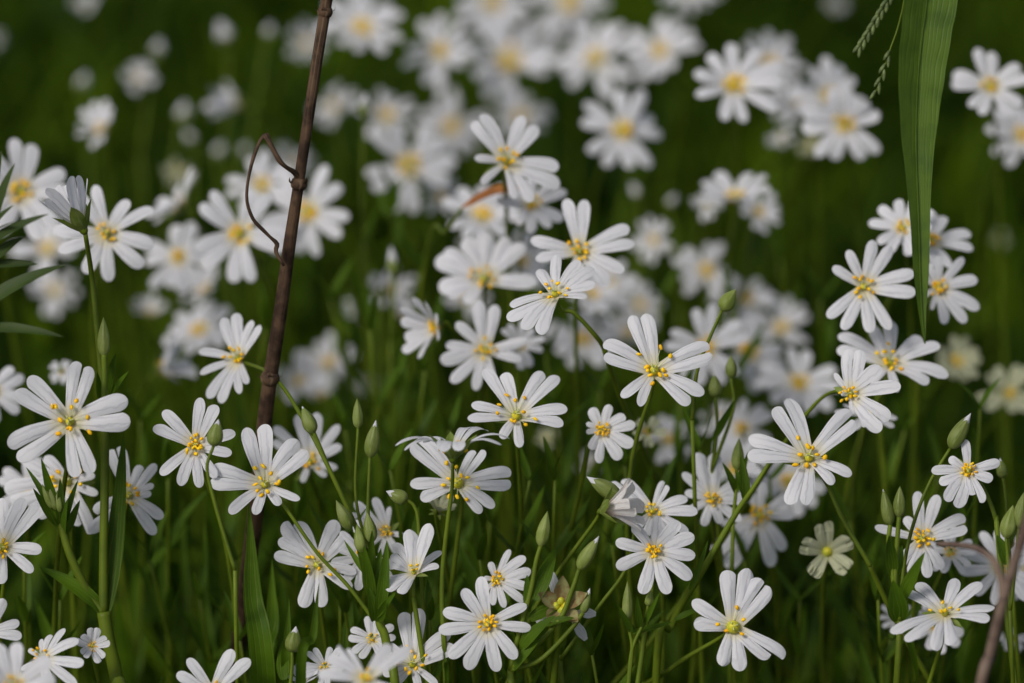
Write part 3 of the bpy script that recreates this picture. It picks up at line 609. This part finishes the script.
    bud_plant('dark oval bud high on a bent stem right above the large sharp flower', [((722, 310), (736, 289), 17, .05, [(708, 342), (697, 372), (692, 420)])], d=.01)
    bud_plant('two dark round buds side by side right of the large sharp flower', [((716, 397), (714, 374), 14, .1, [(717, 430), (712, 470)]), ((731, 378), (731, 355), 12, 0, [(733, 410), (712, 470)])], d=.03, leaves=[((713, 440), (735, 400), 8)])
    bud_plant('white-tipped bud leaning right above the small amber-centred flower', [((950.5, 448), (971, 413), 17, .3, [(931, 480), (915, 519), (905, 560), (900, 610)])], d=.0)
    bud_plant('pair of pointed upright buds on leafy stems in front of the right flower', [((890, 525), (883, 489), 13, .1, [(889, 545), (895, 590), (900, 620)]), ((899, 517), (900, 486), 13, 0, [(897, 545), (895, 590), (900, 620)])],
              leaves=[((893, 575), (889, 535), 14), ((894, 578), (902, 545), 11), ((899, 620), (893, 580), 22), ((902, 600), (925, 552), 14), ((900, 620), (917, 683), 9)], d=-.008, r=.0006)
    bud_plant('large green buds at the right edge above the grey stalk', [((1006, 538), (1013, 505), 17, 0, [(1008, 560), (1010, 610)]), ((1018, 528), (1024, 492), 15, 0, [(1016, 560), (1010, 610)])], d=-.01, leaves=[((1006, 565), (997, 535), 14)])
    bud_plant('small horizontal white-tipped bud on a hooked stem in the lower middle', [((407, 500), (386, 491), 15, .42, [(414, 506), (418, 520), (420, 560), (424, 620)])], d=.005)
    bud_plant('upright green bud left of the slanting stem, in the lower middle', [((540.6, 546), (547.5, 511), 14, 0, [(536, 562), (531, 590), (520, 630), (510, 670)]), ((579, 569), (599, 536), 15, .28, [(572, 590), (556, 625), (510, 670)]), ((583, 613), (590, 588), 10, .3, [(570, 630), (540, 660), (510, 670)])],
              leaves=[((535, 600), (556, 548), 17), ((530, 620), (568, 600), 15), ((520, 650), (556, 615), 15), ((512, 670), (540, 640), 12), ((530, 612), (527, 575), 11), ((545, 625), (575, 618), 9)], d=-.004, r=.0006)['label'] = 'branching leafy stitchwort with three buds left of the slanting stem in the lower middle'
    bud_plant('fat white-tipped bud pointing left above the withering pinkish flower', [((619.5, 498), (586.5, 476.5), 18, .35, [(627, 506), (634, 530), (625, 570), (600, 605), (560, 660)])], d=.004)
    bud_plant('slim upright bud below the round full flower, with small paired leaves', [((627, 622), (627.5, 581), 11, 0, [(630, 634), (632, 650), (628, 690)]), ((648, 606), (651, 590), 9, 0, [(645, 620), (632, 650), (628, 690)])],
              leaves=[((632, 633), (672, 622), 8), ((632, 633), (618, 605), 7), ((640, 628), (637, 596), 8), ((644, 625), (660, 592), 6)], d=0)
    bud_plant('closed white-tipped bud among grass tips at the bottom, right of the broad blade', [((292, 652), (296, 626), 17, .3, [(292, 665), (290, 690)])], d=-.005, leaves=[((284, 680), (283, 640), 14)])
    bud_plant('slender blurred white bud in the upper middle, above the orange eyes', [((364, 116), (366, 92), 11, .8, [(363, 140), (362, 200), (364, 240)])], d=.14, leaves=[((390, 210), (397, 178), 14), ((388, 215), (380, 190), 9)])
    bud_plant('narrow blurred white bud left of the middle column', [((394, 274), (391, 246), 12, .7, [(394, 290), (390, 340)])], d=.12)
    bud_plant('small blurred bud above the pinkish small flower left of the middle', [((380, 300), (382, 276), 14, .7, [(380, 330), (378, 380)])], d=.15)
    for k, (x, y, r_, lab) in enumerate([(157, 47, 17, 'small pale blurred bud above the cream-eyed flower at upper left'), (228, 31, 22, 'round pale blurred bud near the top, left of the brown stalk'), (79, 81, 17, 'dim blurred bud in the dark at upper left'),
                            (182, 111, 19, 'pale blurred bud left of the side-on flower'), (194, 136, 12, 'tiny pale bud under the side-on flower at upper left'), (215, 150, 15, 'small pale bud second below the side-on flower'), (243, 150, 14, 'small pale bud nearest the curled twig'),
                            (640, 190, 14, 'pale blurred bud under the round flower right of the top middle'), (668, 200, 12, 'second pale blurred bud under the round flower right of the top middle'), (268, 30, 14, 'pale blurred bud just left of the brown stalk near the top'), (470, 245, 12, 'pale blurred bud in the middle, behind the dense flower')]):
        r_ *= .7
        bud_plant(lab, [((x, y + r_ * .8), (x + (3, -9, 8)[k % 3], y - r_ * .7), r_ * 1.25, .9, [(x + (k % 3 - 1) * 5, y + 30), (x + (k % 3 - 1) * 14 - 3, y + 110)])], d=.28 if x < 600 else .22)
    bud_plant('small green bud pair at the far right edge, above the grey stalk', [((1003, 478), (1000, 458), 11, .2, [(1006, 500), (1010, 560)])], d=.02)
    bud_plant('green bud with paired leaves between the splayed flower and the thick slanting stem', [((737, 470), (739, 438), 13, 0, [(736, 490), (733, 520)])], d=.02, leaves=[((736, 492), (748, 452), 8), ((735, 492), (722, 462), 8)])
    # ---- seed head with papery husks
    p = W(563, 620, -.002); g = Vector((p.x - .015, p.y + .015, 0))
    root = thing('seed_head', 'spent stitchwort head with papery brown sepals and yellow capsule, left of the slanting stem', 'seed head', g)
    C = W(561, 606, -.002); n = ncam((.1, .35, .9))
    stem_part(root, [g, p.lerp(g, .4), W(556, 650, -.002), W(560, 622, -.002), C - n * .002], .0011, .0006)
    mb = MB()
    for k in range(4): a = k * 1.6; ell(mb, C + (RT * math.cos(a) + UP * math.sin(a)) * .0011, n, .0014, .0011, 0)
    mb.build('capsule', M['ovary'], root)
    for k in range(5):
        a = R(90 + k * 72); dd = (RT * math.cos(a) + UP * math.sin(a)); mb = MB()
        blade(mb, [C, C + dd * .0025 + n * .0008, C + dd * .0045 + n * .002, C + dd * .006 + n * .0035], [.001, .0036, .0032, .0004], n, .4, 4, 5); mb.build('husk', M['husk'], root)
    for b, t in [((575, 612), (596, 614)), ((572, 618), (586, 640)), ((556, 600), (552, 572)), ((550, 612), (536, 622))]:
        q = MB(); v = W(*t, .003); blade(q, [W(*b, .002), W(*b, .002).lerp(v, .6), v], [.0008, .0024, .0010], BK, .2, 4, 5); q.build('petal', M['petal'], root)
    # ---- slanting thick stem at right of the full flower
    # ---- brown dead stalk with node, twig
    pts = [W(334, -60, -.01), W(329, -12, -.008), W(325, 12, -.006), W(312, 95, -.004), W(299, 183, 0), W(289, 250, .004), W(281, 310, .008), W(271, 375, .014), W(264, 430, .02), W(255, 520, .03)]
    g = Vector((pts[-1].x - .03, pts[-1].y + .06, 0)); pts += [pts[-1].lerp(g, .5), g]
    root = thing('dead_stalk', 'upright brown dead stalk with knobbly joints and a dry curled side twig', 'dead stalk', g)
    mb = MB(); tube(mb, pts, [.00115, .0012, .00125, .0012, .0012, .0014, .0015, .0016, .0017, .0018, .0019, .002], 14, 7, ridge=.12); mb.build('stalk', M['dead'], root)
    for (x, y, d, r_) in [(325, 12, -.006, .0019), (299, 184, 0, .0021), (270, 378, .014, .0024)]:
        mb = MB(); c = W(x, y, d); ax = (W(x + 4, y - 24, d) - c); ell(mb, c, ax, r_ * .9, r_, 0, 6, 12)
        for k in range(4):
            a = k * 1.7 + x; dd = (RT * math.cos(a) + BK * math.sin(a)); blade(mb, [c + dd * r_ * .7, c + dd * r_ * 1.2 + UP * .0006, c + dd * r_ * 1.25 + UP * .0015], [.0012, .0009, .0001], dd, .2, 2, 3)
        mb.build('joint', M['dead'], root)
    tw = [W(299, 180, 0), W(295, 173, -.002), W(286, 167, -.005), W(279, 160, -.006), W(272, 147, -.006), W(265, 134, -.006)]
    mb = MB(); tube(mb, tw, [.0008, .0007, .0005, .0007, .0006, .0009], 8, 3)
    tw = [W(265.5, 135, -.006), W(260, 141, -.006), W(253, 159, -.006), W(248, 181, -.006), W(247, 201, -.005), W(253, 219, -.003), W(263, 230, -.002), W(270, 237, -.001), W(277, 244, 0), W(276, 252, 0), W(284, 266, .0)]
    tube(mb, tw, [.0006, .0004, .00045, .00035, .0004, .00045, .0005, .0004, .0006, .0005, .0003], 8, 3)
    mb.build('twig', M['dead'], root)
    # ---- grey arched stalk bottom right
    pts = [W(1045, 470, -.075), W(1024, 532, -.07), W(1004, 598, -.065), W(990, 655, -.06), W(976, 710, -.06)]
    g = Vector((pts[-1].x - .02, pts[-1].y + .05, 0)); pts += [pts[-1].lerp(g, .5), g]
    root = thing('dead_stalk', 'blurred grey-brown stalk with an arching side twig in the bottom right corner', 'dead stalk', g)
    stem_part(root, pts, .0011, .0014, 'stalk', 'grey')
    stem_part(root, [W(1003, 600, -.066), W(1001, 578, -.063), W(993, 560, -.058), W(978, 549, -.05), W(958, 545, -.04), W(938, 544, -.03)], .0009, .0006, 'twig', 'grey')
    # ---- brown dried leaf
    p = W(462, 208, .07); g = Vector((p.x - .02, p.y + .02, 0))
    root = thing('dry_leaf', 'rusty brown dried leaf poking out below the two-lobed white flower', 'leaf', g)
    stem_part(root, [g, p.lerp(g, .5) + Vector((-.01, .03, 0)), W(425, 265, .10), W(446, 232, .08), p], .0006, .0004)
    mb = MB(); blade(mb, [p, W(478, 200, .07), W(495, 193, .068), W(512, 190, .066), W(530, 188, .066)], [.0005, .0028, .0036, .0030, .0004], UP + BK, .5, 5, 5); mb.build('leaf_blade', M['dry'], root)
    # ---- broad grass blade hanging from above
    spec = [((925, 344), 1), ((922, 315), 8), ((920, 270), 17), ((919, 230), 21), ((917, 180), 28), ((916, 135), 38), ((917, 95), 47), ((919, 64), 52), ((923, 30), 55), ((927, 0), 58), ((934, -60), 60)]
    d0 = -.012
    pts = [W(*a, d0 + .00004 * max(0, 344 - a[1]) * 0) for a, w_ in spec]; wd = [w_ * KPX(d0) for a, w_ in spec]
    pts += [W(950, -120, .0), W(985, -160, .03), W(1040, -130, .06), W(1085, 0, .08)]; wd += [60 * KPX(0)] * 3 + [50 * KPX(0)]
    g = Vector((pts[-1].x + .02, pts[-1].y + .02, 0)); pts += [pts[-1].lerp(g, .5), g]; wd += [.008, .004]
    root = thing('grass_plant', 'broad smooth green grass blade hanging point down from the top edge', 'grass blade', g)
    mb = MB(); blade(mb, pts, wd, BK + RT * .35, .34, 6, 13, wave=.012, rng=random.Random(5)); mb.build('leaf_blade', M['blade'], root)
    mb = MB(); mid = [p - BK * .0006 + BK * .0010 for p in pts[:11]]; tube(mb, mid, [.00006] + [.00016] * 10, 6, 5); mb.build('midrib', M['blade'], root)
    # ---- grass flower spikes beside it
    g = Vector((W(1100, 0, .1).x, W(1100, 0, .1).y, 0))
    root = thing('grass_flower', 'drooping green grass spike with tiny spikelets left of the broad hanging blade', 'grass', g)
    stem_part(root, [g, W(1105, 120, .05), W(1040, -120, .01), W(960, -90, -.005), W(915, -50, -.008), W(893, -8, -.008), W(882, 12, -.008), (W(868, 35, -.008)), W(857, 52, -.008)], .0007, .00018)
    stem_part(root, [W(915, -50, -.008), W(900, 20, -.006), W(890, 50, -.006), W(882, 75, -.006), W(874, 97, -.006)], .0003, .00014, 'branch')
    for i in range(16):
        t = i / 15; x = 891 - 34 * t; y = -4 + 56 * t; s = (i % 2) * 2 - 1; b = W(x + s * 2.5, y, -.009)
        mb = MB(); ell(mb, b, (RT * (-.5 + s * .35) - UP), .0014, .00055, 0, 6, 7); mb.build('spikelet', M['spike'], root)
    for i in range(7):
        t = i / 6; x = 889 - 14 * t; y = 55 + 40 * t; s = (i % 2) * 2 - 1; b = W(x + s * 2, y, -.007)
        mb = MB(); ell(mb, b, (RT * (-.35 + s * .3) - UP), .0015, .0005, 0, 6, 7); mb.build('spikelet', M['spike'], root)
    # ---- dark leafy shoot at the left edge
    g = W(-22, 330, -.02); g = Vector((g.x, g.y + .01, 0))
    root = thing('leafy_shoot', 'dark narrow-leaved shoot reaching in from the left edge', 'plant', g)
    stem_part(root, [g, W(-26, 420, -.02), W(-18, 300, -.02), W(-12, 230, -.02), W(-8, 190, -.02)], .0012, .0006)
    for b, t, w_ in [((-6, 225), (15, 163), 13), ((-10, 228), (14, 205), 8), ((-10, 235), (15, 222), 7), ((-14, 248), (49, 214), 12), ((-14, 265), (38, 264), 10),
                     ((-18, 310), (66, 265), 17), ((-18, 330), (64, 337), 12), ((-10, 262), (24, 236), 14), ((-8, 195), (2, 150), 8), ((-8, 200), (-14, 150), 8)]:
        WL(root, b, t, w_ , -.02, d2=-.02 + rng.uniform(-.01, .008), mt='leafdark', sag=rng.uniform(0, .1))
    # ---- single grass blades in front
    def gblade(label, tip, base, w_, d=0., bend=0., mt='leaf'):
        b = W(*base, d); t = W(*tip, d); g = Vector((b.x + .003, b.y + .02, 0)); root = thing('grass_plant', label, 'grass blade', g, 'single grass blades in front')
        m_ = b.lerp(t, .5) + RT * bend * KPX(d); w_ *= KPX(d); mb = MB()
        blade(mb, [t, t.lerp(m_, .5), m_, b, b.lerp(g, .5), g], [w_ * .03, w_ * .42, w_ * .75, w_, w_, w_ * .6], BK + RT * .3, .35, 6, 5); mb.build('leaf_blade', M[mt], root)
    gblade('tall broad grass blade rising left of the lower left flower with hanging petals', (249, 503), (263, 690), 26, 0, -4)
    gblade('short pointed grass blade left of the closed white-tipped bud', (289, 598), (287, 690), 12, .0, -1)
    gblade('thin dark-tipped grass blade crossing the hanging petals at lower left', (319, 583), (300, 690), 11, -.012, 3)
    gblade('short leaf tip pointing up by the bottom edge, between bud and blurred flower', (346, 625), (343, 690), 10, .01, 1)
    gblade('wide soft grass blade left of the tall broad one', (272, 560), (262, 690), 20, .025, 4)
    gblade('thin green tip standing in front of the ten-lobed flower', (443, 637), (447, 700), 5, -.02, 0)
    gblade('blurred grass blade slanting in the dark gap under the left flowers', (205, 520), (212, 690), 16, .06, -5)
    gblade('blurred upright grass blade in the dark gap, nearer the leaf of the tall stem', (182, 500), (178, 690), 14, .09, 4)
    # thick slanting stem right of the middle (leafy side shoot)
    g = W(655, 690, .02); g = Vector((g.x, g.y + .02, 0))
    root = thing('leafy_shoot', 'thick slanting green stem with small leaves between two soft white flowers', 'plant', g)
    stem_part(root, [g, W(655, 700, .02), W(672, 625, .015), W(700, 575, .01), W(735, 515, .008), W(752, 490, .006), W(770, 462, .005)], .0011, .0005)
    for b, t, w_ in [((745, 500), (741, 455), 11), ((746, 498), (735, 470), 9), ((690, 590), (708, 540), 7), ((700, 575), (660, 560), 6), ((675, 620), (705, 607), 7)]: WL(root, b, t, w_, .007, sag=.05)

def build_shoots():
    spots = [(390,470,.04),(340,600,.03),(480,560,.03),(530,480,.03),(560,430,.08),(640,640,.02),(300,520,.05),(236,560,.05),(168,480,.06),(700,450,.04),(770,480,.06),(878,600,.03),(600,390,.1),(400,390,.12),
             (450,430,.06),(660,500,.05),(150,560,.05),(505,640,.005),(592,655,.005),(980,410,.05),(735,310,.12),(545,350,.1),(24,560,.03),(360,250,.15),(395,195,.15),(330,300,.13),(420,270,.13),(345,430,.08),
             (410,560,.02),(560,655,.01),(612,545,.04),(470,650,.015),(335,540,.02),(890,640,.04),(965,520,.04),(520,590,.02),(430,620,.01),(820,470,.12),(680,400,.09),(370,330,.09),(425,370,.08),(380,280,.16),(450,470,.1),(490,520,.07),(265,330,.12),(210,400,.1),(140,420,.09),(610,500,.07),(575,560,.06),(745,560,.05),(800,600,.06),(850,520,.07),(940,470,.09),(905,430,.1),(660,300,.16),(780,260,.2),(820,300,.15),(350,480,.09),(310,440,.11),(555,480,.03),(625,465,.05),(500,620,.03),(360,640,.02),(240,640,.03),(200,600,.05),(60,600,.03)]
    for i, (x, y, d) in enumerate(spots):
        rg = random.Random(900 + i); p = W(x, y, d); g = Vector((p.x + rg.uniform(-.03, .03), p.y + rg.uniform(0, .03), 0))
        root = thing('leafy_shoot', 'thin leafy green stitchwort shoot without a flower, among the white flowers', 'plant', g, 'leafy shoots without flowers')
        m1 = p.lerp(g, .3) + Vector((rg.uniform(-.006, .006), 0, 0)); q = [Vector(a) for a in cr([g, p.lerp(g, .65), m1, p], 10)]
        stem_part(root, [g, p.lerp(g, .65), m1, p], .0008, .00035)
        a = rg.random() * 3
        for j, k in enumerate((30, 27, 23, 18, 13)):
            a += 1.57; c = q[min(k, len(q) - 1)]; sz = (.011, .016, .024, .03, .03)[j] * rg.uniform(.8, 1.2)
            for s_ in (0, math.pi):
                dd = Vector((math.cos(a + s_), math.sin(a + s_) * .8, rg.uniform(1.1, 2.4))).normalized()
                leaf(root, c, c + dd * sz, sz * .15 + .0006, rg, up=Vector((-dd.x, -dd.y - .3, .9)), sag=rg.uniform(-.08, .06))
# ------------------------------------------------------------------ ground and undergrowth
def build_ground():
    n = 60; xs = np.concatenate([-np.geomspace(.05, 60, n // 2)[::-1], [0], np.geomspace(.05, 60, n // 2)])
    mb = MB(); rg = random.Random(3)
    G = [[Vector((x, y + .5, rg.uniform(-.012, 0) if abs(x) < 5 and abs(y) < 5 else -.01)) for y in xs] for x in xs]
    mb.grid([r[::-1] for r in G], [[(0, 0)] * len(xs)] * len(xs)); o = mb.build('ground', M['soil'], None); o['kind'] = 'structure'
def ribbons(name, mat_, seeds, kind_label, cat):
    """seeds: array rows base(3) dir(3) side(3) length width bend -> one mesh of keeled lanceolate ribbons"""
    s = np.array(seeds); N_ = len(s); ts = np.array([0, .2, .45, .7, .88, 1.]); ws = np.array([.55, .85, 1, .75, .4, .03]); K = len(ts)
    base, dr, sd = s[:, 0:3], s[:, 3:6], s[:, 6:9]; L, Wd, B = s[:, 9], s[:, 10], s[:, 11]
    nn = np.cross(sd, dr); V = np.zeros((N_, K, 3, 3))
    for k in range(K):
        c = base + dr * (L * ts[k])[:, None] + (s[:, 12:15]) * (B * L * ts[k] ** 2)[:, None]
        h = sd * (Wd * ws[k] / 2)[:, None]; kee = nn * (Wd * ws[k] * .15)[:, None]
        V[:, k, 0] = c - h + kee; V[:, k, 1] = c; V[:, k, 2] = c + h + kee
    V = V.reshape(-1, 3); idx = (np.arange(N_) * K * 3)[:, None, None, None]
    f = []
    for k in range(K - 1):
        for j in range(2): f.append([k * 3 + j, k * 3 + j + 1, (k + 1) * 3 + j + 1, (k + 1) * 3 + j])
    F = (np.arange(N_)[:, None, None] * K * 3 + np.array(f)[None]).reshape(-1, 4)
    me = bpy.data.meshes.new(name); me.vertices.add(len(V)); me.vertices.foreach_set('co', V.ravel()); me.loops.add(F.size); me.loops.foreach_set('vertex_index', F.ravel().astype(np.int32))
    me.polygons.add(len(F)); me.polygons.foreach_set('loop_start', np.arange(0, F.size, 4, dtype=np.int32)); me.polygons.foreach_set('loop_total', np.full(len(F), 4, dtype=np.int32))
    me.update(calc_edges=True); me.materials.append(mat_); me.polygons.foreach_set('use_smooth', [True] * len(me.polygons))
    o = bpy.data.objects.new(name, me); COL.objects.link(o); o['kind'] = 'stuff'; o['label'] = kind_label; o['category'] = cat
def build_undergrowth():
    r = np.random.default_rng(11)
    def area(n, box):
        x0, x1, y0, y1 = box; return r.uniform(x0, x1, n), r.uniform(y0, y1, n)
    # leafy stems with opposite narrow leaves
    seeds = []
    for n, box, hs in [(4200, (-.34, .34, -.16, 1.25), 1.), (1500, (-.9, .9, -.6, 1.9), 1.), (1600, (-2.2, 2.2, -1.0, 4.5), 1.)]:
        X, Y = area(n, box)
        for x, y in zip(X, Y):
            pt = .5 + .5 * math.sin(x * 31 + 1.3 * math.sin(y * 17)) * math.cos(y * 23 + 1.7 * math.sin(x * 19)); pt = pt * .8 + .2 - .35 * min(1, max(0, abs(x + .01) - .05) / .09)
            if r.random() > .55 + pt: continue
            hmax = (.70 + .46 * max(pt, 0)) * (.135 + .045 * r.random() + .025 * min(max(y, 0), .5))
            H_ = hmax * (r.uniform(.45, 1.) ** .7); lean = r.normal(0, .26, 2); dr = np.array([lean[0], lean[1], 1]); dr /= np.linalg.norm(dr)
            sd = np.cross(dr, [0, 1, 0]); sd /= np.linalg.norm(sd); an = r.random() * 3
            seeds.append([x, y, 0, *dr, *sd, H_, .0016, r.uniform(-.1, .1), 1, 0, 0])
            for k in range(7 if n > 3000 else 3):
                t = .30 + .70 * (k + r.random() * .5) / 7; p = np.array([x, y, 0]) + dr * H_ * t; an += 1.57
                for q in (0, math.pi):
                    up = r.uniform(.2, 1.8); d = np.array([math.cos(an + q), math.sin(an + q), up]); d /= np.linalg.norm(d)
                    s2 = np.cross(d, [0, 0, 1.]); s2 /= np.linalg.norm(s2)
                    seeds.append([*p, *d, *s2, r.uniform(.022, .055), r.uniform(.002, .0048), r.uniform(-.1, .45), d[0] * .3, d[1] * .3, -1])
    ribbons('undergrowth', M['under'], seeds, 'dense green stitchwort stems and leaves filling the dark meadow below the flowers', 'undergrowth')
    seeds = []
    for n, box in [(3800, (-.34, .34, -.14, 1.25)), (2000, (-.9, .9, -.6, 1.9)), (3500, (-2.4, 2.4, -1., 5))]:
        X, Y = area(n, box)
        for x, y in zip(X, Y):
            hmax = .15 + .03 * min(max(y, 0), .6); H_ = hmax * r.uniform(.5, 1.15); lean = r.normal(0, .32, 2); dr = np.array([lean[0], lean[1], 1]); dr /= np.linalg.norm(dr)
            a = r.random() * 6.28; sd = np.array([math.cos(a), math.sin(a), 0]); sd -= dr * sd.dot(dr); sd /= np.linalg.norm(sd); b = r.random() * 6.28
            seeds.append([x, y, 0, *dr, *sd, H_, r.uniform(.0015, .0042), r.uniform(0, .5), math.cos(b), math.sin(b), -.25])
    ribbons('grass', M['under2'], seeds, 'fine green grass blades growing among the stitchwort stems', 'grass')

build_ground()
build_undergrowth()
mp = build_heroes()
ret = build_auto()
build_specials(mp, ret['L'])
build_shoots()
